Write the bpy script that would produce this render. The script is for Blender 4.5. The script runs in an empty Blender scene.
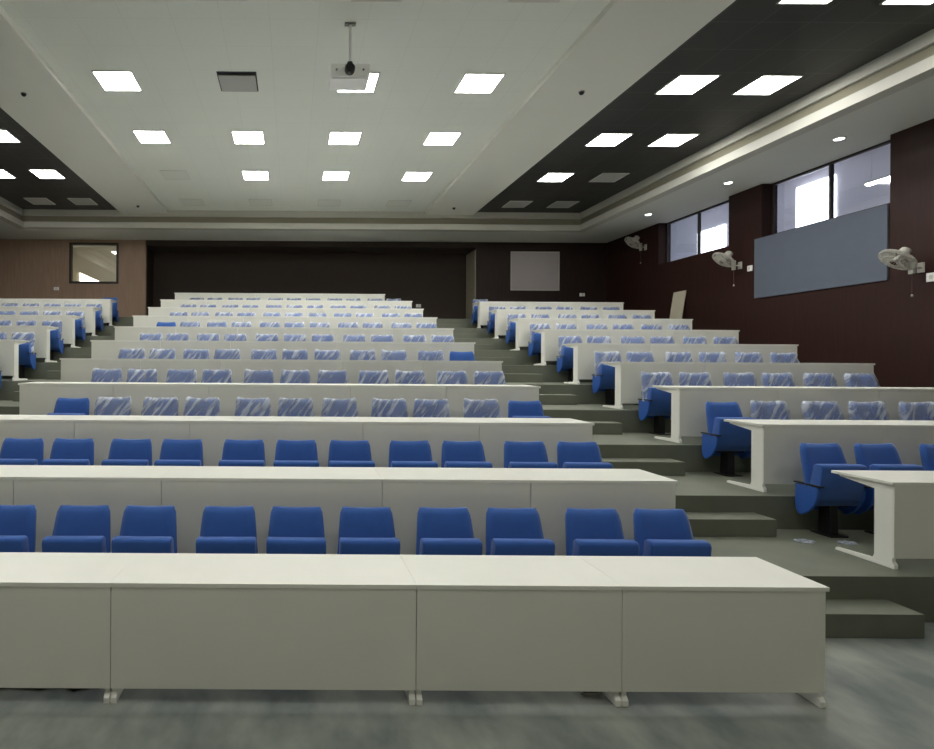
import bpy, bmesh, math, random
from mathutils import Vector, Matrix
random.seed(7)
S = bpy.context.scene
COL = S.collection
U = 0.0023            # metres per unit (X and Z)
P = 1.288             # metres per seating row (Y)
CAM_Z = 2.045
def X(u): return u * U
def Y(k): return k * P
def Z(u): return CAM_Z + u * U
RISE = [0, 12, 13, 12, 9, 5, 0, -7, -17, -20, -18]     # small unevenness of the tiers
def tier_z(k): return Z(-889 + 147 * k + RISE[k])
ROW0 = 2.6            # front desk row, in rows from the camera
ORD = ['', 'first', 'second', 'third', 'fourth', 'fifth', 'sixth', 'seventh', 'eighth', 'ninth', 'tenth', 'eleventh']

# ------------------------------------------------------------------ materials
def srgb(r, g, b):
    f = lambda c: ((c / 255 + 0.055) / 1.055) ** 2.4 if c > 10 else c / 255 / 12.92
    return (f(r), f(g), f(b), 1)
def mat(name, col, rough=0.5, noise=0.0, nscale=8.0, bump=0.0, bscale=200.0, spec=0.5, metal=0.0, sheen=0.0):
    m = bpy.data.materials.new(name); m.use_nodes = True
    nt = m.node_tree; b = nt.nodes['Principled BSDF']
    b.inputs['Base Color'].default_value = col
    b.inputs['Roughness'].default_value = rough
    b.inputs['Specular IOR Level'].default_value = spec
    b.inputs['Metallic'].default_value = metal
    if sheen: b.inputs['Sheen Weight'].default_value = sheen
    tc = nt.nodes.new('ShaderNodeTexCoord')
    if noise:
        n = nt.nodes.new('ShaderNodeTexNoise'); n.inputs['Scale'].default_value = nscale; n.inputs['Detail'].default_value = 6
        nt.links.new(tc.outputs['Object'], n.inputs['Vector'])
        r = nt.nodes.new('ShaderNodeMapRange'); r.inputs['From Min'].default_value = .3; r.inputs['From Max'].default_value = .7
        r.inputs['To Min'].default_value = 1 - noise; r.inputs['To Max'].default_value = 1 + noise
        nt.links.new(n.outputs['Fac'], r.inputs['Value'])
        h = nt.nodes.new('ShaderNodeHueSaturation'); h.inputs['Color'].default_value = col
        nt.links.new(r.outputs['Result'], h.inputs['Value']); nt.links.new(h.outputs['Color'], b.inputs['Base Color'])
    if bump:
        n2 = nt.nodes.new('ShaderNodeTexNoise'); n2.inputs['Scale'].default_value = bscale; n2.inputs['Detail'].default_value = 3
        nt.links.new(tc.outputs['Object'], n2.inputs['Vector'])
        bp = nt.nodes.new('ShaderNodeBump'); bp.inputs['Strength'].default_value = bump; bp.inputs['Distance'].default_value = .002
        nt.links.new(n2.outputs['Fac'], bp.inputs['Height']); nt.links.new(bp.outputs['Normal'], b.inputs['Normal'])
    return m
def emit(name, col, strength):
    m = bpy.data.materials.new(name); m.use_nodes = True
    nt = m.node_tree; nt.nodes.clear()
    e = nt.nodes.new('ShaderNodeEmission'); e.inputs['Color'].default_value = col; e.inputs['Strength'].default_value = strength
    o = nt.nodes.new('ShaderNodeOutputMaterial'); nt.links.new(e.outputs[0], o.inputs[0]); return m
def tile_mat(name, col, line, rough, ox, oy, lw=0.012, var=0.012):
    """ceiling tiles: a brick grid in object space, offset so that the lamps sit in cells"""
    m = mat(name, col, rough); nt = m.node_tree; b = nt.nodes['Principled BSDF']
    tc = nt.nodes.new('ShaderNodeTexCoord'); mp = nt.nodes.new('ShaderNodeMapping')
    mp.inputs['Location'].default_value = (ox, oy, 0)
    nt.links.new(tc.outputs['Object'], mp.inputs['Vector'])
    br = nt.nodes.new('ShaderNodeTexBrick'); br.offset = 0
    br.inputs['Scale'].default_value = 1; br.inputs['Brick Width'].default_value = .6233; br.inputs['Row Height'].default_value = .618
    br.inputs['Mortar Size'].default_value = lw / 2; br.inputs['Mortar Smooth'].default_value = .2
    c2 = tuple(c * (1 - var) for c in col[:3]) + (1,)
    br.inputs['Color1'].default_value = col; br.inputs['Color2'].default_value = c2; br.inputs['Mortar'].default_value = line
    nt.links.new(mp.outputs[0], br.inputs['Vector']); nt.links.new(br.outputs['Color'], b.inputs['Base Color'])
    return m
def wood_mat(name, c1, c2, rough=.45):
    m = mat(name, c1, rough, spec=.3); nt = m.node_tree; b = nt.nodes['Principled BSDF']
    tc = nt.nodes.new('ShaderNodeTexCoord'); mp = nt.nodes.new('ShaderNodeMapping'); mp.inputs['Scale'].default_value = (9, 9, .7)
    nt.links.new(tc.outputs['Object'], mp.inputs['Vector'])
    n = nt.nodes.new('ShaderNodeTexNoise'); n.inputs['Scale'].default_value = 2.2; n.inputs['Detail'].default_value = 8; n.inputs['Distortion'].default_value = .6
    nt.links.new(mp.outputs[0], n.inputs['Vector'])
    cr = nt.nodes.new('ShaderNodeValToRGB'); cr.color_ramp.elements[0].position = .3; cr.color_ramp.elements[1].position = .7
    cr.color_ramp.elements[0].color = c1; cr.color_ramp.elements[1].color = c2
    nt.links.new(n.outputs['Fac'], cr.inputs[0]); nt.links.new(cr.outputs[0], b.inputs['Base Color'])
    return m
def floor_mat():
    m = mat('worn grey floor', srgb(118, 124, 122), .42, spec=.4); nt = m.node_tree; b = nt.nodes['Principled BSDF']
    tc = nt.nodes.new('ShaderNodeTexCoord')
    mp = nt.nodes.new('ShaderNodeMapping'); mp.inputs['Scale'].default_value = (1.5, .8, 1)
    nt.links.new(tc.outputs['Object'], mp.inputs['Vector'])
    n = nt.nodes.new('ShaderNodeTexNoise'); n.inputs['Scale'].default_value = 2.0; n.inputs['Detail'].default_value = 5; n.inputs['Roughness'].default_value = .55
    nt.links.new(mp.outputs[0], n.inputs['Vector'])
    cr = nt.nodes.new('ShaderNodeValToRGB')
    cr.color_ramp.elements[0].position = .35; cr.color_ramp.elements[0].color = srgb(102, 109, 108)
    cr.color_ramp.elements[1].position = .68; cr.color_ramp.elements[1].color = srgb(150, 154, 144)
    nt.links.new(n.outputs['Fac'], cr.inputs[0]); nt.links.new(cr.outputs[0], b.inputs['Base Color'])
    r = nt.nodes.new('ShaderNodeMapRange'); r.inputs['To Min'].default_value = .3; r.inputs['To Max'].default_value = .55
    nt.links.new(n.outputs['Fac'], r.inputs['Value']); nt.links.new(r.outputs[0], b.inputs['Roughness'])
    return m
def film_mat():
    m = bpy.data.materials.new('clear plastic film'); m.use_nodes = True
    nt = m.node_tree; nt.nodes.clear()
    o = nt.nodes.new('ShaderNodeOutputMaterial'); mx = nt.nodes.new('ShaderNodeMixShader')
    tr = nt.nodes.new('ShaderNodeBsdfTransparent'); pr = nt.nodes.new('ShaderNodeBsdfPrincipled')
    pr.inputs['Base Color'].default_value = (.56, .61, .70, 1); pr.inputs['Roughness'].default_value = .3
    tc = nt.nodes.new('ShaderNodeTexCoord'); oi = nt.nodes.new('ShaderNodeObjectInfo')
    ad = nt.nodes.new('ShaderNodeVectorMath'); ad.operation = 'MULTIPLY_ADD'
    cx = nt.nodes.new('ShaderNodeCombineXYZ')
    nt.links.new(oi.outputs['Random'], cx.inputs[0]); nt.links.new(oi.outputs['Random'], cx.inputs[2])
    ad.inputs[1].default_value = (37, 37, 37)
    nt.links.new(cx.outputs[0], ad.inputs[0]); nt.links.new(tc.outputs['Object'], ad.inputs[2])
    n = nt.nodes.new('ShaderNodeTexNoise'); n.inputs['Scale'].default_value = 2.6; n.inputs['Detail'].default_value = 2; n.inputs['Distortion'].default_value = .25
    mp = nt.nodes.new('ShaderNodeMapping'); mp.inputs['Scale'].default_value = (7, 2, 1.1)
    ro = nt.nodes.new('ShaderNodeMapping'); ro.inputs['Rotation'].default_value = (0, -.62, 0)
    nt.links.new(ad.outputs[0], ro.inputs[0]); nt.links.new(ro.outputs[0], mp.inputs[0]); nt.links.new(mp.outputs[0], n.inputs['Vector'])
    cr = nt.nodes.new('ShaderNodeValToRGB')
    e = cr.color_ramp.elements; e[0].position = .53; e[0].color = (.31, .31, .31, 1); e[1].position = .64; e[1].color = (.80, .80, .80, 1)
    nt.links.new(n.outputs['Fac'], cr.inputs[0])
    lw = nt.nodes.new('ShaderNodeLayerWeight'); lw.inputs['Blend'].default_value = .35
    pw = nt.nodes.new('ShaderNodeMath'); pw.operation = 'POWER'; pw.inputs[1].default_value = 2.0; nt.links.new(lw.outputs['Facing'], pw.inputs[0])
    ml = nt.nodes.new('ShaderNodeMath'); ml.operation = 'MULTIPLY_ADD'; ml.inputs[1].default_value = .5; ml.use_clamp = True
    nt.links.new(pw.outputs[0], ml.inputs[0]); nt.links.new(cr.outputs[0], ml.inputs[2]); nt.links.new(ml.outputs[0], mx.inputs[0])
    nt.links.new(tr.outputs[0], mx.inputs[1]); nt.links.new(pr.outputs[0], mx.inputs[2]); nt.links.new(mx.outputs[0], o.inputs[0])
    bp = nt.nodes.new('ShaderNodeBump'); bp.inputs['Strength'].default_value = .5; bp.inputs['Distance'].default_value = .015
    nt.links.new(n.outputs['Fac'], bp.inputs['Height']); nt.links.new(bp.outputs[0], pr.inputs['Normal'])
    return m
def glass_mat(name, tint, fac):
    m = bpy.data.materials.new(name); m.use_nodes = True
    nt = m.node_tree; nt.nodes.clear()
    o = nt.nodes.new('ShaderNodeOutputMaterial'); mx = nt.nodes.new('ShaderNodeMixShader'); mx.inputs[0].default_value = fac
    tr = nt.nodes.new('ShaderNodeBsdfTransparent'); tr.inputs[0].default_value = tint
    gl = nt.nodes.new('ShaderNodeBsdfGlossy'); gl.inputs['Roughness'].default_value = .03
    nt.links.new(tr.outputs[0], mx.inputs[1]); nt.links.new(gl.outputs[0], mx.inputs[2]); nt.links.new(mx.outputs[0], o.inputs[0]); return m

M = dict(
    top=mat('white laminate', srgb(236, 236, 226), .35, noise=.02, nscale=3),
    panel=mat('pale grey laminate', srgb(229, 229, 218), .5, noise=.02, nscale=2),
    legw=mat('white coated steel', srgb(238, 238, 230), .4),
    blue=mat('royal blue fabric', srgb(54, 94, 166), .85, noise=.04, nscale=14, bump=.3, bscale=420, spec=.2, sheen=.25),
    bluel=mat('lighter blue fabric piping', srgb(74, 112, 190), .8, spec=.2, sheen=.3),
    blues=mat('blue plastic shell', srgb(46, 90, 168), .42),
    black=mat('black painted steel', srgb(20, 20, 22), .45),
    film=film_mat(),
    floor=floor_mat(),
    tier=mat('olive grey vinyl', srgb(106, 110, 96), .6, noise=.08, nscale=4, bump=.2, bscale=60),
    ceil=tile_mat('white ceiling tile', srgb(232, 235, 226), srgb(225, 228, 219), .8, .31, .3),
    beam=mat('painted plaster', srgb(228, 227, 218), .7, noise=.01, nscale=1.2),
    dark=tile_mat('dark ceiling tile', srgb(48, 47, 44), srgb(76, 75, 72), .5, .3, .3, lw=.014, var=.12),
    lip=mat('white plaster moulding', srgb(190, 189, 179), .6),
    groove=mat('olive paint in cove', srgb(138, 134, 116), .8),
    soffit=mat('plaster soffit', srgb(214, 215, 208), .8),
    woodr=wood_mat('red brown veneer', srgb(42, 24, 20), srgb(53, 29, 23), .5),
    woodd=wood_mat('dark brown veneer', srgb(40, 29, 26), srgb(50, 36, 31), .5),
    wood_lit=wood_mat('brown veneer', srgb(152, 128, 110), srgb(168, 142, 122), .5),  # light spill on the left back wall put into a lighter veneer colour
    black_cloth=mat('dark acoustic fabric', srgb(58, 49, 43), .9, noise=.05, nscale=3),
    frame=mat('dark window frame', srgb(50, 44, 42), .5),
    board=mat('blue grey pin board', srgb(92, 99, 112), .85, noise=.03, nscale=4, bump=.2, bscale=300),
    pale=mat('pale corridor plaster', srgb(222, 219, 224), .8),
    paler=mat('pale room plaster', srgb(226, 220, 200), .8),
    frost=mat('frosted pane', srgb(176, 168, 168), .3, noise=.04, nscale=1.5),
    door=mat('cream door', srgb(168, 160, 140), .5, noise=.03, nscale=2),
    glass=glass_mat('clear glass', (.86, .88, .92, 1), .1),
    lamp=emit('lamp diffuser', (1, .985, .94, 1), 9.0),
    down=emit('downlight lens', (1, .97, .9, 1), 5.0),
    tube=emit('tube lamp', (1, .98, .92, 1), 30),
    off=mat('unlit diffuser', srgb(176, 176, 170), .4),
    offw=mat('unlit diffuser in the white ceiling', srgb(224, 226, 217), .5),
    lframe=mat('white lamp frame', srgb(215, 215, 208), .5),
    grille=mat('grey grille', srgb(120, 120, 114), .6),
    plast=mat('white plastic', srgb(244, 244, 240), .4),
    fanp=mat('pale grey fan plastic', srgb(196, 194, 184), .4),
    day=emit('daylight pane', (.93, .96, 1, 1), 2.5),
    dayw=emit('warm lit pane', (1, .92, .74, 1), 1.6),
    ply=mat('cream board', srgb(196, 190, 168), .6, noise=.04, nscale=3),
    cable=mat('black rubber', srgb(26, 25, 24), .6),
    cord=mat('brown pull cord', srgb(88, 56, 48), .7),
    box=mat('grey steel box', srgb(150, 150, 140), .5),
    frontw=mat('plaster wall behind the stage', srgb(186, 180, 160), .8),
)

# ------------------------------------------------------------------ geometry helpers
def add_box(bm, x0, x1, y0, y1, z0, z1):
    v = [bm.verts.new((x, y, z)) for x in (x0, x1) for y in (y0, y1) for z in (z0, z1)]
    for f in ((0, 1, 3, 2), (4, 6, 7, 5), (0, 4, 5, 1), (2, 3, 7, 6), (0, 2, 6, 4), (1, 5, 7, 3)):
        bm.faces.new([v[i] for i in f])
def add_prism_x(bm, prof, x0, x1, inset=None):
    """profile in (y,z) extruded along x"""
    a = [bm.verts.new((x0, y, z)) for y, z in prof]; b = [bm.verts.new((x1, y, z)) for y, z in prof]
    n = len(prof)
    bm.faces.new(a); bm.faces.new(b[::-1])
    for i in range(n): bm.faces.new((a[i], b[i], b[(i + 1) % n], a[(i + 1) % n]))
def add_prism_z(bm, prof, z0, z1):
    a = [bm.verts.new((x, y, z0)) for x, y in prof]; b = [bm.verts.new((x, y, z1)) for x, y in prof]
    n = len(prof); bm.faces.new(a[::-1]); bm.faces.new(b)
    for i in range(n): bm.faces.new((a[i], a[(i + 1) % n], b[(i + 1) % n], b[i]))
def add_tube(bm, pts, r, seg=8, closed=False):
    pts = [Vector(p) for p in pts]; rings = []; n = len(pts)
    for i, p in enumerate(pts):
        a = pts[(i - 1) % n] if (closed or i > 0) else p; c = pts[(i + 1) % n] if (closed or i < n - 1) else p
        t = (c - a).normalized(); up = Vector((0, 0, 1)) if abs(t.z) < .9 else Vector((1, 0, 0))
        u = t.cross(up).normalized(); w = u.cross(t)
        rr = r[i] if isinstance(r, (list, tuple)) else r
        rings.append([bm.verts.new(p + (u * math.cos(q) + w * math.sin(q)) * rr) for q in [2 * math.pi * k / seg for k in range(seg)]])
    for i in range(n if closed else n - 1):
        A, B = rings[i], rings[(i + 1) % n]
        for k in range(seg): bm.faces.new((A[k], A[(k + 1) % seg], B[(k + 1) % seg], B[k]))
    if not closed: bm.faces.new(rings[0][::-1]); bm.faces.new(rings[-1])
def add_lathe(bm, prof, seg=24, mtx=Matrix()):
    """profile of (radius, z) round z"""
    rings = []
    for r, z in prof:
        rings.append([bm.verts.new(mtx @ Vector((r * math.cos(2 * math.pi * k / seg), r * math.sin(2 * math.pi * k / seg), z))) for k in range(seg)])
    for A, B in zip(rings, rings[1:]):
        for k in range(seg): bm.faces.new((A[k], A[(k + 1) % seg], B[(k + 1) % seg], B[k]))
    bm.faces.new(rings[0][::-1]); bm.faces.new(rings[-1])
def obj(name, bm, m, parent=None, bevel=0, smooth=False, loc=None, seg=2):
    bmesh.ops.recalc_face_normals(bm, faces=bm.faces)
    me = bpy.data.meshes.new(name); bm.to_mesh(me); bm.free()
    me.materials.append(m)
    if smooth:
        for p in me.polygons: p.use_smooth = True
    o = bpy.data.objects.new(name, me); COL.objects.link(o)
    if parent: o.parent = parent
    if loc: o.location = loc
    if bevel:
        b = o.modifiers.new('bevel', 'BEVEL'); b.width = bevel; b.segments = seg; b.limit_method = 'ANGLE'; b.angle_limit = .6
    return o
def box(name, m, x0, x1, y0, y1, z0, z1, parent=None, bevel=0, seg=2):
    bm = bmesh.new(); add_box(bm, x0, x1, y0, y1, z0, z1); return obj(name, bm, m, parent, bevel, seg=seg)
def struct(o): o['kind'] = 'structure'; return o
def tag(o, label, cat, group=None):
    o['label'] = label; o['category'] = cat
    if group: o['group'] = group
    return o
def thing(name, loc, label, cat, group=None):
    o = bpy.data.objects.new(name, None); COL.objects.link(o); o.location = loc; o.empty_display_size = .1
    return tag(o, label, cat, group)
def copy_tree(o, parent=None):
    c = o.copy(); COL.objects.link(c)
    if parent: c.parent = parent
    for ch in [q for q in o.children]: copy_tree(ch, c)
    return c
def in_view(x, y, z=None):
    if y < .3: return False
    px = 292 + x / U / (y / P); return -12 < px < 946

# ------------------------------------------------------------------ floor, tiers, steps
FY = -4.0                        # wall behind the camera
YW = Y(13.73)                    # back wall
XR, XRW, XL = X(4310), X(4400), X(-4160)
bm = bmesh.new()
add_box(bm, XL - .3, XR + .3, FY - .2, Y(15), -.25, 0)
struct(obj('floor', bm, M['floor']))
for k in range(1, 11):
    y0 = Y(ROW0 + k - .12); y1 = Y(ROW0 + k + .88) if k < 10 else Y(15)
    bm = bmesh.new(); add_box(bm, XL, XR, y0, y1, 0.0, tier_z(k))
    struct(obj('floor_tier', bm, M['tier'], bevel=.004))
for side, x0, x1 in (('right', X(1405), X(2075)), ('left', X(-2030), X(-1560))):
    for k in range(1, 11):
        y1 = Y(ROW0 + k - .12); zt = (tier_z(k) + tier_z(k - 1)) / 2
        bm = bmesh.new(); add_box(bm, x0, x1, y1 - .27, y1 - .001, tier_z(k - 1) + .0005, zt)
        struct(obj('floor_step_' + side, bm, M['tier'], bevel=.005))

# ------------------------------------------------------------------ walls
ZC, ZB, ZS = Z(1900), Z(1860), Z(1675)
struct(box('wall_front', M['frontw'], XL - .3, XR + .3, FY - .2, FY, 0, ZC + .3))
struct(box('wall_left', M['woodd'], XL - .2, XL, FY, YW, 0, ZS))
# right wall: panelled lower part, piers, high windows between them
bm = bmesh.new()
ZW = Z(1185)
add_box(bm, XR, XRW + .12, FY, YW + .3, 0, ZW)
for a, b in ((FY, Y(7.22)), (Y(9.19), Y(9.89)), (Y(11.78), YW + .3)):
    add_box(bm, XR, XRW + .12, a, b, ZW, ZS)
struct(obj('wall_right', bm, M['woodr']))
for n, (a, b) in enumerate(((7.22, 9.19), (9.89, 11.78)), 1):
    a, b = Y(a), Y(b); bm = bmesh.new(); t = .045
    add_box(bm, XRW, XRW + .06, a, b, ZW, ZW + t); add_box(bm, XRW, XRW + .06, a, b, ZS - t, ZS)
    for q in (a, b - t, Y(8.18) if n == 1 else Y(10.84)): add_box(bm, XRW, XRW + .06, q, q + t, ZW + t, ZS - t)
    w = struct(obj('window_%d' % n, bm, M['frame']))
    box('pane', M['glass'], XRW + .025, XRW + .031, a + t, b - t, ZW + t, ZS - t, w)
# corridor seen through the high windows
cx1 = X(6000)
bm = bmesh.new()
add_box(bm, cx1, cx1 + .15, Y(6), Y(18.2), Z(700), Z(2230))
add_box(bm, XRW + .12, cx1, Y(6), Y(18.2), Z(560), Z(700))
add_box(bm, XRW + .12, cx1, Y(18.0), Y(18.2), Z(700), Z(2230))
add_box(bm, XRW + .12, cx1, Y(5.9), Y(6), Z(700), Z(2230))
struct(obj('wall_corridor', bm, M['pale']))
struct(box('ceiling_corridor', M['pale'], XRW + .12, cx1 + .15, Y(5.9), Y(18.2), Z(2230), Z(2260)))
for n, (a, b, z0, z1) in enumerate(((11.05, 11.20, 1300, 2120), (11.26, 11.9, 1300, 2120), (13.85, 14.15, 1300, 1960), (14.22, 14.8, 1300, 1960)), 3):
    struct(box('window_%d' % n, M['day'], cx1 - .03, cx1 - .005, Y(a), Y(b), Z(z0), Z(z1)))
for yy, n in ((9.1, 0),):
    t = thing('tube_lamp', (X(5353), Y(yy), Z(1700)), ('lit tube lamp seen through the nearer high window', 'lit tube lamp seen through the farther high window')[n], 'lamp', 'corridor tube lamps')
    box('lamp_body', M['lframe'], -.06, .06, -.3, .3, 0, .05, t); box('diffuser', M['tube'], -.045, .045, -.28, .28, -.03, -.001, t)
    bm = bmesh.new(); add_tube(bm, [(0, -.2, .05), (0, -.2, Z(2230) - Z(1700))], .006); obj('hanger', bm, M['lframe'], t)
    bm = bmesh.new(); add_tube(bm, [(0, .2, .05), (0, .2, Z(2230) - Z(1700))], .006); obj('hanger', bm, M['lframe'], t)

# back wall: left part with window, light spill in its brown, dark recess, dark right part with frosted window
XA, XB = X(-2018), X(2526); YR = Y(14.5)
def wall_with_hole(name, m, x0, x1, hx0, hx1, hz0, hz1, y0, y1, z0, z1):
    bm = bmesh.new()
    add_box(bm, x0, hx0, y0, y1, z0, z1); add_box(bm, hx1, x1, y0, y1, z0, z1)
    add_box(bm, hx0, hx1, y0, y1, z0, hz0); add_box(bm, hx0, hx1, y0, y1, hz1, z1)
    return struct(obj(name, bm, m))
wl = (X(-3048), X(-2389), Z(1085), Z(1620))
zt10 = tier_z(10)
wall_with_hole('wall_back_left', M['wood_lit'], XL, XA, *wl, YW, YW + .14, zt10, ZS)
box_ = struct(box('wall_recess_left', M['woodd'], XA - .1, XA, YW + .14, YR, zt10, ZS))
wr = (X(2993), X(3666), Z(1016), Z(1551))
wall_with_hole('wall_back_right', M['woodd'], XB, XR, *wr, YW, YW + .14, zt10, ZS)
struct(box('wall_recess_right', M['woodd'], XB, XB + .1, YW + .14, YR, zt10, ZS))
struct(box('wall_back', M['black_cloth'], XA - .1, XB + .1, YR, YR + .15, zt10, ZS))
struct(box('ceiling_recess', M['black_cloth'], XA, XB, YW, YR, Z(1600), ZS))
# door on the side of the recess
bm = bmesh.new(); add_box(bm, XB - .035, XB - .001, YW + .06, YR - .04, zt10, Z(1575))
d = struct(obj('door_1', bm, M['door'], bevel=.004))
bm = bmesh.new(); add_tube(bm, [(XB - .036, YW + .14, zt10 + 1), (XB - .09, YW + .14, zt10 + 1), (XB - .09, YW + .26, zt10 + 1)], .01)
obj('door_handle', bm, M['box'], d, smooth=True)
# left window with the lit room behind
def frame4(bm, x0, x1, z0, z1, y0, y1, t):
    add_box(bm, x0, x1, y0, y1, z0, z0 + t); add_box(bm, x0, x1, y0, y1, z1 - t, z1)
    add_box(bm, x0, x0 + t, y0, y1, z0 + t, z1 - t); add_box(bm, x1 - t, x1, y0, y1, z0 + t, z1 - t)
bm = bmesh.new(); frame4(bm, wl[0] - .04, wl[1] + .0, wl[2] - .03, wl[3] + .03, YW - .02, YW + .1, .07)
w = struct(obj('window_7', bm, M['frame']))
box('pane', M['glass'], wl[0] + .03, wl[1] - .07, YW + .04, YW + .046, wl[2] + .04, wl[3] - .04, w)
bm = bmesh.new()
rx0, rx1, ry1, rz0, rz1 = wl[0] - 1.6, wl[1] + .5, YW + 3.2, Z(650), Z(1900)
add_box(bm, rx0, rx1, ry1, ry1 + .1, rz0, rz1); add_box(bm, rx0 - .1, rx0, YW + .14, ry1, rz0, rz1)
add_box(bm, rx1, rx1 + .1, YW + .16, ry1, rz0, rz1); add_box(bm, rx0, rx1, YW + .14, ry1, rz0 - .1, rz0)
struct(obj('wall_control_room', bm, M['paler']))
struct(box('ceiling_control_room', M['paler'], rx0 - .1, rx1 + .1, YW + .14, ry1 + .1, rz1, rz1 + .1))
# sloping stair wall hiding most of a lit window in that room
xw0, xw1 = X(-212.5 * (ry1 / P)), X(-186 * (ry1 / P)); 
struct(box('window_8', M['dayw'], xw0, xw1, ry1 - .04, ry1 - .01, Z(69 * ry1 / P), Z(92 * ry1 / P)))
yq = ry1 - .35; kq = yq / P
bm = bmesh.new()
pr = [(-217 * kq, 91 * kq), (-185 * kq, 77 * kq), (-168 * kq, 77 * kq), (-168 * kq, 120 * kq), (-217 * kq, 120 * kq)]
pa = [bm.verts.new((X(a), yq, Z(b))) for a, b in pr]; pb = [bm.verts.new((X(a), yq + .25, Z(b))) for a, b in pr]
bm.faces.new(pa); bm.faces.new(pb[::-1])
for i in range(5): bm.faces.new((pa[i], pb[i], pb[(i + 1) % 5], pa[(i + 1) % 5]))
struct(obj('wall_stair', bm, M['paler']))
t = thing('tube_lamp', (X(-2560), YW + 1.2, Z(1700)), 'small lit lamp seen through the window at the back left', 'lamp')
box('lamp_body', M['lframe'], -.2, .2, -.05, .05, 0, rz1 - Z(1700), t); box('diffuser', M['tube'], -.18, .18, -.04, .04, -.03, -.001, t)
# right frosted window
bm = bmesh.new(); frame4(bm, wr[0], wr[1], wr[2], wr[3], YW + .0, YW + .1, .03)
w = struct(obj('window_9', bm, M['lip']))
box('pane', M['frost'], wr[0] + .03, wr[1] - .03, YW + .03, YW + .05, wr[2] + .03, wr[3] - .03, w)

# ------------------------------------------------------------------ ceiling
YC = Y(12.5); XCR, XCL = X(3590), X(-3375)
XBR0, XBR1, XBL0, XBL1 = X(1652), X(2247), X(-1570), X(-2150)
struct(box('ceiling', M['ceil'], XBL0, XBR0, FY, YC, ZC, ZC + .1))
struct(box('ceiling_dark_right', M['dark'], XBR1, XCR, FY, YC, ZC, ZC + .1))
struct(box('ceiling_dark_left', M['dark'], XCL, XBL1, FY, YC, ZC, ZC + .1))
struct(box('trim_1', M['beam'], XBR0, XBR1, FY, YC, ZB, ZC + .1))
struct(box('trim_2', M['beam'], XBL1, XBL0, FY, YC, ZB, ZC + .1))
def u_band(name, m, off_in, off_out, z0, z1):
    """band running along the right side, the back and the left side of the raised ceiling"""
    bm = bmesh.new()
    a = [(XCL + off_in, FY), (XCL + off_in, YC - off_in), (XCR - off_in, YC - off_in), (XCR - off_in, FY)]
    b = [(XCL - off_out, FY), (XCL - off_out, YC + off_out), (XCR + off_out, YC + off_out), (XCR + off_out, FY)]
    for i in range(3):
        q = [a[i], a[i + 1], b[i + 1], b[i]]
        lo = [bm.verts.new((x, y, z0)) for x, y in q]; hi = [bm.verts.new((x, y, z1)) for x, y in q]
        bm.faces.new(lo); bm.faces.new(hi[::-1])
        for j in range(4): bm.faces.new((lo[j], lo[(j + 1) % 4], hi[(j + 1) % 4], hi[j]))
    return struct(obj(name, bm, m))
u_band('trim_3', M['lip'], .0, .2, Z(1825), ZC + .1)
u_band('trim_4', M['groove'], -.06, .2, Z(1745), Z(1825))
u_band('trim_5', M['lip'], .03, .2, ZS, Z(1745))
bm = bmesh.new()
add_box(bm, XCR + .2, XRW + .12, FY, YW + .9, ZS, ZS + .12)
add_box(bm, XL - .2, XCL - .2, FY, YW + .9, ZS, ZS + .12)
add_box(bm, XCL - .2, XCR + .2, YC + .2, YR + .15, ZS, ZS + .12)
struct(obj('ceiling_soffit', bm, M['soffit']))

# ------------------------------------------------------------------ ceiling lamps
def make_lamp(lit, m='off'):
    t = thing('ceiling_light', (0, 0, 0), '', 'ceiling light')
    bm = bmesh.new(); h = .305; i = .285
    for (a, b, c, d) in ((-h, h, -h, -i), (-h, h, i, h), (-h, -i, -i, i), (i, h, -i, i)): add_box(bm, a, b, c, d, -.014, 0)
    obj('frame', bm, M['lframe'], t)
    box('diffuser', M['lamp'] if lit else M[m], -i, i, -i, i, -.009, 0, t)
    return t
LIT, OFF, OFFW = make_lamp(True), make_lamp(False), make_lamp(False, 'offw'); used = {}
def place_lamp(x, y, lit, label, group=None):
    src = LIT if lit else OFFW if 'white ceiling' in label else OFF
    o = src if not used.get(src.name) else copy_tree(src); used[src.name] = 1
    o.location = (X(x), Y(y), ZC); o['label'] = label
    if group: o['group'] = group
    return o
rown = {5.0: 'nearest row in the frame', 6.76: 'row level with the projector', 8.43: 'middle row', 10.13: 'row second from the back', 11.85: 'row at the back'}
side = {-1190: 'far left', -379: 'left of centre', 430: 'right of centre', 1250: 'far right'}
on = {(6.76, -1190), (6.76, 430), (6.76, 1250), (8.43, -1190), (8.43, -379), (8.43, 430), (8.43, 1250), (10.13, -379), (10.13, 430), (10.13, 1250), (5.0, -1190)}
for yy in (5.0, 6.76, 8.43, 10.13, 11.85):
    for xx in (-1190, -379, 430, 1250):
        if (yy, xx) == (6.76, -379): continue
        l = (yy, xx) in on
        place_lamp(xx, yy, l, '%s square light in the white ceiling, %s, %s' % ('lit' if l else 'unlit', rown[yy], side[xx]), 'square lights in the white ceiling')
for yy in (5.0, 6.76, 8.43, 10.13, 11.85):
    for xx, s in ((2655, 'inner'), (3195, 'outer')):
        l = yy < 9 or (yy == 10.13 and xx < 3000)
        place_lamp(xx, yy, l, '%s square light in the right dark ceiling, %s column, %s' % ('lit' if l else 'unlit', s, rown[yy]), 'square lights in the right dark ceiling')
    for xx, s in ((-2490, 'inner'), (-3000, 'outer')):
        if not in_view(X(xx), Y(yy)): continue
        l = yy < 11
        place_lamp(xx, yy, l, '%s square light in the left dark ceiling, %s column, %s' % ('lit' if l else 'unlit', s, rown[yy]), 'square lights in the left dark ceiling')
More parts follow.
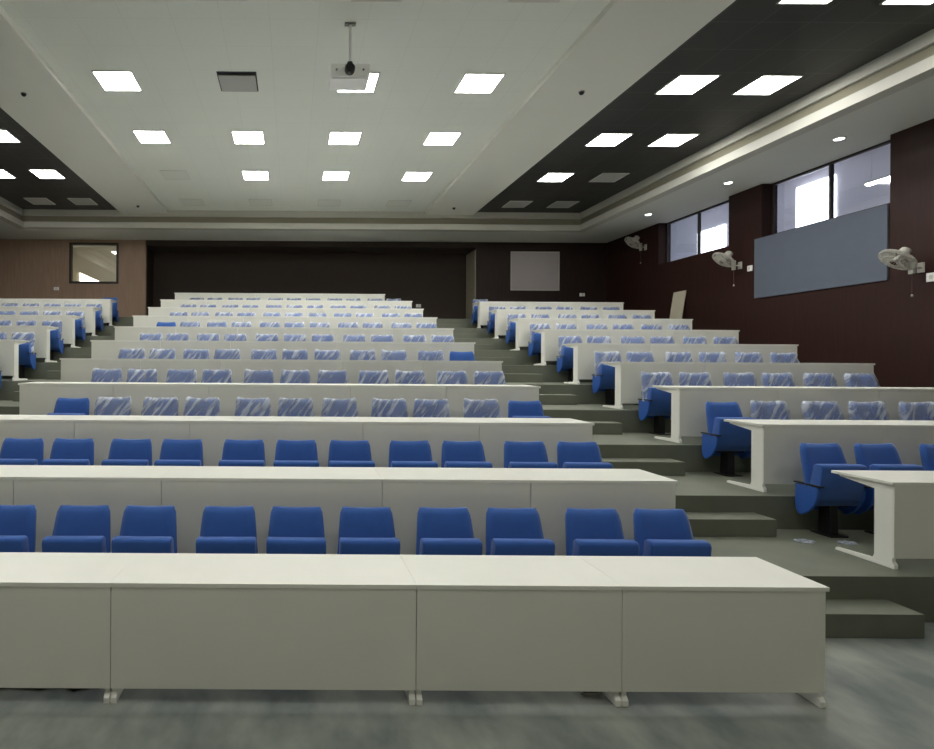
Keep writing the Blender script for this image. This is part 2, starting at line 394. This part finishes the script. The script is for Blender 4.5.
# unseen lamps added over the front to brighten the near desks and floor
for yy in (3.3, 1.63, .0):
    for xx in ((-1190, 1250) if yy > 3 else (-1190, 430) if yy > 1 else (-1190, 500)):
        place_lamp(xx, yy, True, 'added lit square light in the white ceiling nearer than the projector, out of frame', 'added lights above the front of the hall')
for yy in (1.63,):
    for xx in (2655, -2490): place_lamp(xx, yy, True, 'added lit square light in a dark side ceiling, out of frame', 'added lights above the front of the hall')
for yy in (6.76, 5.0):
    if not in_view(X(-2490), Y(yy)):
        place_lamp(-2490, yy, True, 'added lit square light in the left dark ceiling, out of frame', 'added lights above the front of the hall')

# open service panel in place of a lamp
t = thing('ceiling_vent', (X(-376), Y(6.76), ZC), 'grey ceiling vent with a dark slot, left of the projector', 'vent')
box('frame', M['black'], -.3, .3, -.3, .3, -.006, 0, t)
bm = bmesh.new(); add_prism_x(bm, [(-.24, -.02), (.29, -.008), (.29, -.018), (-.24, -.035)], -.28, .28); obj('panel', bm, M['off'], t)

# downlights in the soffit
dl = None
for i, (xx, yy, s) in enumerate(((4011, 7.35, 'nearest'), (3981, 9.15, 'second nearest'), (3945, 11.1, 'farthest'))):
    if dl is None:
        t = dl = thing('downlight', (0, 0, 0), '', 'downlight', 'downlights in the right soffit')
        bm = bmesh.new(); add_lathe(bm, [(.095, 0), (.095, -.008), (.07, -.012), (.07, 0)], 24); obj('ring', bm, M['lip'], t, smooth=False)
        bm = bmesh.new(); add_lathe(bm, [(.069, -.002), (.069, -.009), (.05, -.011)], 24); obj('lens', bm, M['down'], t)
    else: t = copy_tree(dl)
    t.location = (X(xx), Y(yy), ZS); t['label'] = 'small round downlight in the right soffit, %s of the three' % s

# small black domes under the beams
dd = None
for xx, yy, lb in ((1961, 6.81, 'small black dome under the right ceiling beam, nearer one'), (1916, 11.9, 'small black dome under the right ceiling beam, farther one'),
                   (-1874, 6.94, 'small black dome under the left ceiling beam, nearer one'), (-1845, 11.9, 'small black dome under the left ceiling beam, farther one')):
    if dd is None:
        t = dd = thing('ceiling_sensor', (0, 0, 0), '', 'sensor', 'black domes under the ceiling beams')
        bm = bmesh.new(); add_lathe(bm, [(.045, 0), (.045, -.012)], 20); obj('base', bm, M['box'], t)
        bm = bmesh.new(); add_lathe(bm, [(.038, -.012), (.036, -.03), (.024, -.045), (.006, -.052)], 20); obj('dome', bm, M['black'], t, smooth=True)
    else: t = copy_tree(dd)
    t.location = (X(xx), Y(yy), ZB); t['label'] = lb

# ------------------------------------------------------------------ projector
px, py = X(309), Y(5.5)
t = thing('projector', (px, py, Z(1579)), 'white projector hanging from the ceiling on a thin white pole', 'projector')
box('body', M['plast'], -.25, .25, 0, .38, 0, .16, t, bevel=.012)
bm = bmesh.new(); add_lathe(bm, [(.064, 0), (.064, .07), (.054, .085), (.046, .07)], 28, Matrix.Rotation(math.radians(90), 4, 'X')); 
o = obj('lens', bm, M['black'], t, smooth=False); o.location = (-.005, .005, .075)
bm = bmesh.new(); add_box(bm, -.035, .035, -.02, .06, .13, .19); obj('focus_ring', bm, M['black'], t, bevel=.02)
for sx in (-.17, .17):
    bm = bmesh.new(); add_lathe(bm, [(.014, 0), (.014, .006)], 16, Matrix.Rotation(math.radians(90), 4, 'X')); o = obj('button', bm, M['grille'], t); o.location = (sx, .0, .085)
bm = bmesh.new(); add_box(bm, -.23, .23, .03, .34, -.014, 0); obj('vent', bm, M['plast'], t)
hz = ZC - Z(1579)
bm = bmesh.new(); add_tube(bm, [(.01, .12, .16), (.012, .12, hz - .02)], .018, 12); obj('pole', bm, M['plast'], t, smooth=True)
bm = bmesh.new(); add_box(bm, -.06, .08, .09, .15, hz - .02, hz); obj('ceiling_plate', bm, M['grille'], t, bevel=.003)

# ------------------------------------------------------------------ wall fans
FAN = None
def make_fan():
    """origin on the wall, arm reaches out along -x"""
    t = thing('wall_fan', (0, 0, 0), '', 'fan', 'wall fans on the right wall')
    box('wall_plate', M['fanp'], -.03, 0, -.05, .05, -.08, .08, t, bevel=.008)
    bm = bmesh.new(); add_tube(bm, [(-.03, 0, 0), (-.14, .01, 0), (-.15, .01, .08), (-.24, .02, .23)], .016, 10); obj('arm', bm, M['fanp'], t, smooth=True)
    box('bracket', M['fanp'], -.17, -.12, -.03, .05, -.10, .11, t, bevel=.012)
    ax = Vector((-.62, .1, -.78)).normalized()          # the way the blades look
    q = ax.to_track_quat('Z', 'Y').to_matrix().to_4x4()
    hub = Vector((-.30, .02, .20))
    T = Matrix.Translation(hub) @ q
    bm = bmesh.new(); add_lathe(bm, [(.03, -.13), (.065, -.11), (.075, -.05), (.07, .0)], 20, T); obj('motor_housing', bm, M['fanp'], t, smooth=True)
    bm = bmesh.new(); R = .235
    for rr, zz in ((R, .09), (R * .99, .07), (R * .99, .11), (.16, .15), (.16, .03), (.07, .165), (.08, .0)):
        add_tube(bm, [T @ Vector((rr * math.cos(a), rr * math.sin(a), zz)) for a in [2 * math.pi * k / 28 for k in range(28)]], .0045, 5, True)
    for k in range(40):
        a = 2 * math.pi * k / 40; c, s = math.cos(a), math.sin(a)
        add_tube(bm, [T @ Vector((r * c, r * s, z)) for r, z in ((.05, .168), (.16, .15), (R, .10))], .0028, 4)
        add_tube(bm, [T @ Vector((r * c, r * s, z)) for r, z in ((.06, -.002), (.16, .03), (R, .08))], .0028, 4)
    obj('cage', bm, M['fanp'], t)
    bm = bmesh.new(); add_lathe(bm, [(.035, .03), (.04, .1), (.02, .12)], 16, T); obj('hub', bm, M['fanp'], t, smooth=True)
    for k in range(3):
        bm = bmesh.new(); a0 = 2 * math.pi * k / 3; pts = []
        for r, wd, tw in ((.035, .3, .02), (.09, .5, .03), (.15, .55, .035), (.20, .42, .03)):
            pts.append([(r, a0 - wd, .08 - tw), (r, a0 + wd, .08 + tw)])
        vs = [[(bm.verts.new(T @ Vector((r * math.cos(a), r * math.sin(a), z))), bm.verts.new(T @ Vector((r * math.cos(a), r * math.sin(a), z + .004)))) for r, a, z in pr_] for pr_ in pts]
        for A, B in zip(vs, vs[1:]):
            bm.faces.new((A[0][0], A[1][0], B[1][0], B[0][0])); bm.faces.new((A[0][1], B[0][1], B[1][1], A[1][1]))
            for j in (0, 1): bm.faces.new((A[j][0], B[j][0], B[j][1], A[j][1]))
        bm.faces.new((vs[0][0][0], vs[0][0][1], vs[0][1][1], vs[0][1][0])); bm.faces.new((vs[-1][0][0], vs[-1][1][0], vs[-1][1][1], vs[-1][0][1]))
        obj('blade', bm, M['fanp'], t)
    bm = bmesh.new(); add_tube(bm, [(-.15, 0, -.09), (-.15, .0, -.40)], .006, 6); c = obj('pull_cord', bm, M['cord'], t)
    bm = bmesh.new(); add_tube(bm, [(-.15, 0, -.42), (-.15, 0, -.435), (-.15, 0, -.46)], [.006, .016, .012], 8); obj('knob', bm, M['fanp'], c, smooth=True)
    return t
for i, (yy, zz, lb) in enumerate(((6.85, 680, 'pale wall fan beyond the grey pin board, nearest the camera, tilted down'), (9.62, 965, 'pale wall fan between the two high windows, tilted down'),
                       (12.2, 1440, 'pale wall fan in the far corner of the right wall, tilted down'))):
    if FAN is None: t = FAN = make_fan()
    else: t = copy_tree(FAN)
    t.location = (XR, Y(yy), Z(zz)); t['label'] = lb
FAN['label'] = 'pale wall fan at the right edge of the photo, tilted down'

# switch boxes
def switch_box(loc, axis, label, s=.1):
    t = thing('switch_box', loc, label, 'switch')
    if axis == 'y':
        box('cover', M['plast'], -s * .8, s * .8, -.03, 0, -s / 2, s / 2, t, bevel=.006); box('rocker', M['lframe'], -.02, .02, -.038, -.03, -.03, .03, t)
    else:
        box('cover', M['plast'], -.03, 0, -s * .5, s * .5, -s / 2, s / 2, t, bevel=.006); box('rocker', M['lframe'], -.038, -.03, -.02, .02, -.03, .03, t)
switch_box((X(-3240), YW, Z(1000)), 'y', 'small white switch box on the brown back wall, below the left window')
switch_box((X(3975), YW, Z(962)), 'y', 'small white switch box on the dark back wall right of the frosted window')
switch_box((X(1827), YR, Z(841)), 'y', 'small white switch box on the dark recess wall above the last desk row')
switch_box((XR, Y(9.41), Z(918)), 'x', 'small white switch box on the right wall beside the middle fan', .12)
switch_box((XR, Y(6.73), Z(605)), 'x', 'white switch box at the right edge beside the nearest fan', .14)

# pin board between the piers
bm = bmesh.new(); add_box(bm, XR - .031, XR - .001, Y(7.23), Y(9.31), Z(627), Z(1177))
o = obj('pin_board', bm, M['board'], bevel=.004); tag(o, 'large blue grey pin board on the right wall below the nearer window', 'board')
# loose board leaning on the right wall
bm = bmesh.new(); z0, z1 = tier_z(8), Z(822)
pr = [(XR - .22, z0), (XR - .2, z0), (XR - .004, z1), (XR - .024, z1)]
a = [bm.verts.new((x, Y(10.93), z)) for x, z in pr]; b = [bm.verts.new((x, Y(11.28), z)) for x, z in pr]
bm.faces.new(a); bm.faces.new(b[::-1])
for i in range(4): bm.faces.new((a[i], b[i], b[(i + 1) % 4], a[(i + 1) % 4]))
tag(obj('loose_board', bm, M['ply']), 'narrow cream board leaning against the right wall', 'board')

# ------------------------------------------------------------------ desks
DH, DD = .722, .53
mesh_cache = {}
def cached(key, name, make, m, bevel=0):
    if key not in mesh_cache:
        o = obj(name, make(), m, bevel=bevel); mesh_cache[key] = o
        return o
    o = mesh_cache[key].copy(); COL.objects.link(o); return o
def leg_bm(sgn):
    bm = bmesh.new(); a, b = (0, .03) if sgn > 0 else (-.03, 0)
    add_prism_x(bm, [(.0185, .0), (.0185, DH - .026), (.47, DH - .026), (.47, DH - .04), (.165, DH - .085), (.165, .075), (.18, .04), (.50, .025), (.50, .0)], a, b)
    return bm
def foot_bm(sgn):
    bm = bmesh.new(); c = .015 * sgn
    add_prism_x(bm, [(.0, .0), (.0, .035), (.02, .06), (.04, .03), (.505, .018), (.505, .0)], c - .018, c + .018)
    return bm
def desk(x0, x1, y, z, label, group, endl=0, endr=0):
    w = x1 - x0; g = .0004
    t = thing('desk', ((x0 + x1) / 2, y, z), label, 'desk', group)
    key = round(w, 3)
    def mk_top():
        bm = bmesh.new(); add_box(bm, -w / 2 + g, w / 2 - g, 0, DD, DH - .025, DH); return bm
    o = cached(('t', key), 'tabletop', mk_top, M['top'], .0015); o.parent = t
    pl, pr_ = -w / 2 + (.02 if endl else .002), w / 2 - (.02 if endr else .002)
    def mk_panel():
        bm = bmesh.new(); add_box(bm, pl, pr_, .004, .018, .088, DH - .0255); return bm
    o = cached(('p', key, endl, endr), 'front_panel', mk_panel, M['panel'], .002); o.parent = t
    for s, xx in ((1, pl + (.0 if endl else .004)), (-1, pr_ - (.0 if endr else .004))):
        o = cached(('l', s), 'leg', lambda: leg_bm(s), M['legw'], .002); o.parent = t; o.location = (xx, 0, 0)
        f = cached(('f', s), 'foot', lambda: foot_bm(s), M['legw'], .003); f.parent = o; f.location = (0, .0, 0)
    return t
def rowname(r, last):
    return {1: 'front', last: 'back'}.get(r, ORD[r])
CE = [-1535, -1001, -468, 328, 864, 1394]
pos5 = ['left end', 'second from the left', 'middle', 'second from the right', 'right end']
for r in range(1, 12):
    y = Y(ROW0 + r - 1); z = tier_z(r - 1)
    E = list(CE)
    if r == 1: E[-1] = 1402
    if r == 11: E[0] = -1490; E[-1] = 1172
    for i in range(5):
        if not (in_view(X(E[i + 1]) - .03, y) or in_view(X(E[i]), y + .5)): continue
        seats = 'three-seat' if i == 2 else 'two-seat'
        desk(X(E[i]), X(E[i + 1]), y, z, 'white %s desk in the %s row of the centre block, %s' % (seats, rowname(r, 11), pos5[i]),
             'desks of the centre block', i == 0, i == 4)
RE = [2165, 2727, 3290, 3850]
LE = [-2104, -2650, -3200, -3750]
pos3 = ['at the aisle end', 'in the middle of the row', 'at the wall end']
for r in range(2, 11):
    y = Y(ROW0 + r - 1); z = tier_z(r - 1)
    for i in range(3):
        if in_view(X(RE[i]) + .05, y + .5):
            desk(X(RE[i]), X(RE[i + 1]), y, z, 'white desk of the right-hand block, %s row, %s' % (rowname(r - 1, 9), pos3[i]), 'desks of the right block', i == 0, i == 2)
        if in_view(X(LE[i]) - .05, y + .5):
            desk(X(LE[i + 1]), X(LE[i]), y, z, 'white desk, left-hand block, %s row from the back, %s' % (ORD[11 - r] if r < 10 else 'first', pos3[i]), 'desks of the left block', i == 2, i == 0)

# ------------------------------------------------------------------ chairs
def back_surface(inflate=0.0, seed=None):
    """upholstered back: trapezoid, top corners slightly higher, leaning back"""
    bm = bmesh.new(); nu, nv = 13, 11; rnd = random.Random(seed)
    def halfw(v): return .240 - .040 * v - (.014 * max(0, (v - .86) / .14) ** 2)
    grid = {}
    for sd in (0, 1):
        for j in range(nv):
            v = j / (nv - 1)
            for i in range(nu):
                u = -1 + 2 * i / (nu - 1)
                x = u * halfw(v)
                z = .47 + v * (.42 - .012 * (1 - u * u))
                lean = .02 + .115 * v
                edge = max(0, 1 - (1 - abs(u)) / .22) ** 2; te = max(0, (v - .8) / .2) ** 2
                th = .042 * (1 - .55 * edge - .35 * te)
                y = lean - .025 * (1 - u * u) * 0 + .018 * (u * u) * -1
                y = y - th if sd == 0 else y + th * .8
                if inflate:
                    k = inflate * (1 + (rnd.random() - .35) * 1.3)
                    x += math.copysign(k * .5 * abs(u) ** 4, u); z += k * (v > .85) ; y += -k if sd == 0 else k * .6
                grid[sd, i, j] = bm.verts.new((x, y, z))
    for j in range(nv - 1):
        for i in range(nu - 1):
            bm.faces.new((grid[0, i, j], grid[0, i + 1, j], grid[0, i + 1, j + 1], grid[0, i, j + 1]))
            bm.faces.new((grid[1, i, j], grid[1, i, j + 1], grid[1, i + 1, j + 1], grid[1, i + 1, j]))
    for j in range(nv - 1):
        for i in (0, nu - 1): bm.faces.new((grid[0, i, j], grid[0, i, j + 1], grid[1, i, j + 1], grid[1, i, j]))
    for i in range(nu - 1):
        bm.faces.new((grid[0, i, nv - 1], grid[0, i + 1, nv - 1], grid[1, i + 1, nv - 1], grid[1, i, nv - 1]))
        if not inflate: bm.faces.new((grid[0, i, 0], grid[1, i, 0], grid[1, i + 1, 0], grid[0, i + 1, 0]))
    return bm
def rounded_slab(bm, w, prof, r=.03, steps=4):
    """profile (y,z) extruded along x with softened ends"""
    cy = sum(p[0] for p in prof) / len(prof); cz = sum(p[1] for p in prof) / len(prof)
    secs = []
    for k in range(steps + 1):
        a = k / steps * math.pi / 2; secs.append((-w / 2 + r - r * math.cos(a) , r * (1 - math.sin(a))))
    secs = secs + [(-x, s) for x, s in secs[::-1]]
    rings = []
    for x, s in secs:
        ring = []
        for yy, zz in prof:
            d = Vector((yy - cy, zz - cz)); L = d.length; f = max(.1, (L - s) / L); ring.append(bm.verts.new((x, cy + d.x * f, cz + d.y * f)))
        rings.append(ring)
    n = len(prof)
    for A, B in zip(rings, rings[1:]):
        for i in range(n): bm.faces.new((A[i], B[i], B[(i + 1) % n], A[(i + 1) % n]))
    bm.faces.new(rings[0][::-1]); bm.faces.new(rings[-1])
def make_chair(wrap):
    t = thing('auditorium_chair', (0, 0, 0), '', 'chair')
    b = obj('backrest', back_surface(), M['blue'], t, smooth=True)
    if wrap:
        c = obj('plastic_cover', back_surface(.013, wrap), M['film'], b, smooth=True)
    # folded seat: pad standing nearly upright in front of the back
    bm = bmesh.new()
    prof = [(-.150, .682), (-.142, .704), (-.125, .712), (-.075, .714), (-.055, .70), (-.045, .65), (-.01, .50), (.0, .36), (-.02, .30), (-.06, .30), (-.10, .38), (-.135, .52)]
    rounded_slab(bm, .445, [(a, b - (.03 if wrap else 0)) for a, b in prof], .016); obj('seat', bm, M['blue'], t, smooth=True)
    bm = bmesh.new()     # curved shell under the back
    prof = [(.125, .49), (.13, .30), (.115, .22), (.085, .185), (.04, .19), (-.03, .24), (-.085, .31), (-.115, .39), (-.12, .46), (-.10, .49)]
    for s in (-1, 1):
        bm2 = bmesh.new(); add_prism_x(bm2, prof, s * .226 - .014, s * .226 + .014)
        obj('side_panel', bm2, M['blues'], t, bevel=.01)
        bm3 = bmesh.new(); add_box(bm3, s * .226 - .018, s * .226 + .018, -.16, .14, .492, .508); obj('side_rail', bm3, M['black'], t, bevel=.004)
    add_box(bm, -.212, .212, .09, .125, .22, .47); obj('back_shell', bm, M['blues'], t, bevel=.015)
    bm = bmesh.new(); add_prism_x(bm, [(-.05, .0), (-.04, .30), (.08, .30), (.09, .0)], -.04, .04); add_box(bm, -.20, .20, .01, .05, .27, .31)
    p = obj('pedestal', bm, M['black'], t, bevel=.006)
    box('foot_plate', M['black'], -.09, .09, -.10, .12, 0, .012, p, bevel=.003)
    return t
PROTO = {w: make_chair(w) for w in (0, 1, 2, 3, 4)}; first = {}
def chair(x, y, z, wrap, label, group):
    w = 0 if not wrap else 1 + random.randrange(4)
    if w in first: o = copy_tree(PROTO[w])
    else: o = PROTO[w]; first[w] = 1
    j = random.uniform
    o.location = (x + j(-.006, .006), y, z); o.rotation_euler = (0, 0, j(-.02, .02))
    o.scale = (1, 1, 1.027 if y < Y(ROW0) + CO + .01 else 1.01 if y < Y(ROW0 + 1) + CO + .01 else 1)
    o['label'] = label; o['group'] = group
CX = [q * .984 for q in (-1203, -976, -719, -488, -214, 21, 263, 532, 768, 1043, 1281)]
RX = [2334, 2578, 2864, 3108, 3382, 3642]
LX = [-2262, -2500, -2738, -2978, -3222, -3465]
CO = .945             # chair behind the desk edge (metres)
plain = {(3, 0), (3, 10), (5, 10), (7, 0)}
for r in range(1, 11):
    y = Y(ROW0 + r - 1) + CO; z = tier_z(r - 1)
    n = 0
    for i in range(10, -1, -1):
        x = X(CX[i])
        if not (in_view(x + .2, y) or in_view(x - .2, y)): continue
        wrap = r >= 3 and (r, i) not in plain
        n += 1
        lab = '%s blue chair, centre block, %s chair row, %s from the right' % ('plastic-wrapped' if wrap else 'uncovered', rowname(r, 10), ORD[n]) if n > 1 else \
              '%s blue chair at the right end of the %s chair row, centre block' % ('plastic-wrapped' if wrap else 'uncovered', rowname(r, 10))
        chair(x, y, z, wrap, lab, 'chairs of the centre block')
    if r < 2: continue
    for i in range(6 if r < 10 else 1):
        x = X(RX[i])
        if in_view(x - .25, y):
            wrap = r >= 4 or (r == 3 and i > 0)
            chair(x, y, z, wrap, '%s blue chair, right-hand block, %s row, %s from the aisle' % ('plastic-wrapped' if wrap else 'uncovered', rowname(r - 1, 9), ORD[i + 1]), 'chairs of the right block')
    for i in range(6 if r < 10 else 1):
        x = X(LX[i])
        if in_view(x + .25, y):
            wrap = r < 10
            chair(x, y, z, wrap, '%s blue chair, left-hand block, %s row from the back, %s from the aisle' % ('plastic-wrapped' if wrap else 'uncovered', ORD[11 - r], ORD[i + 1]), 'chairs of the left block')

# ------------------------------------------------------------------ odds and ends on the floor
bm = bmesh.new()
add_tube(bm, [(X((a - 292) * 2.68), Y(2.68 + b), .012) for a, b in ((-20, .02), (10, .05), (40, .03), (60, .06), (74, .02), (86, .05), (95, .1))], .012, 8)
tag(obj('cable', bm, M['cable'], smooth=True), 'black cable on the floor under the front desk at the left', 'cable')
bm = bmesh.new()
add_tube(bm, [(X((a - 292) * 2.8), Y(2.8 + b), .01) for a, b in ((430, .1), (445, .02), (462, .1), (480, .03), (500, .12))], .009, 8)
tag(obj('cable', bm, M['cable'], smooth=True), 'thin black cable on the floor under the middle of the front desks', 'cable')
t = thing('floor_socket', (X((590 - 292) * 2.72), Y(2.74), 0), 'low open socket box on the floor under the front desks', 'socket box')
bm = bmesh.new(); frame4(bm, -.06, .06, 0, .05, -.06, .06, .012); obj('housing', bm, M['box'], t)
box('socket_plate', M['cable'], -.045, .045, -.02, .0, .012, .038, t)
bm = bmesh.new(); add_tube(bm, [(.06, 0, .03), (.10, .02, .05), (.12, .04, .015), (.16, .08, .01)], .007, 6); obj('cord', bm, M['cable'], t, smooth=True)
# crumpled film left below the first right-hand chairs
for i, (xx, yy, lb) in enumerate(((2130, 4.15, 'crumpled scrap of film on the floor by the first right-hand chair'), (2290, 4.12, 'second small scrap of film on the floor nearer the right-hand desk leg'))):
    bm = bmesh.new(); bmesh.ops.create_icosphere(bm, subdivisions=3, radius=.05); rnd = random.Random(i)
    for v in bm.verts: k = 1 + rnd.uniform(-.3, .3); v.co = Vector((v.co.x * k * 1.6, v.co.y * k, max(.0, v.co.z * k * .25 + .008)))
    o = obj('film_scrap', bm, M['film'], loc=(X(xx), Y(yy), tier_z(1) + .001)); tag(o, lb, 'scrap')

# ------------------------------------------------------------------ world, camera
w = bpy.data.worlds.new('World'); S.world = w; w.use_nodes = True
w.node_tree.nodes['Background'].inputs[0].default_value = (.6, .7, .8, 1); w.node_tree.nodes['Background'].inputs[1].default_value = .3
cam = bpy.data.cameras.new('camera'); co = bpy.data.objects.new('camera', cam); COL.objects.link(co); S.camera = co
cam.sensor_fit = 'HORIZONTAL'; cam.sensor_width = 36; cam.lens = 560 * 36 / 934
cam.shift_x = (467 - 292) / 934; cam.shift_y = -11.5 / 934; cam.clip_end = 100; cam.clip_start = .05
co.matrix_world = Matrix.Translation((0, 0, CAM_Z)) @ Matrix.Rotation(math.radians(90), 4, 'X') @ Matrix.Rotation(math.radians(.36), 4, 'Z')
S.view_settings.view_transform = 'Standard'; S.view_settings.look = 'None'; S.view_settings.exposure = 1.95; S.view_settings.gamma = 1
S.view_settings.use_curve_mapping = False
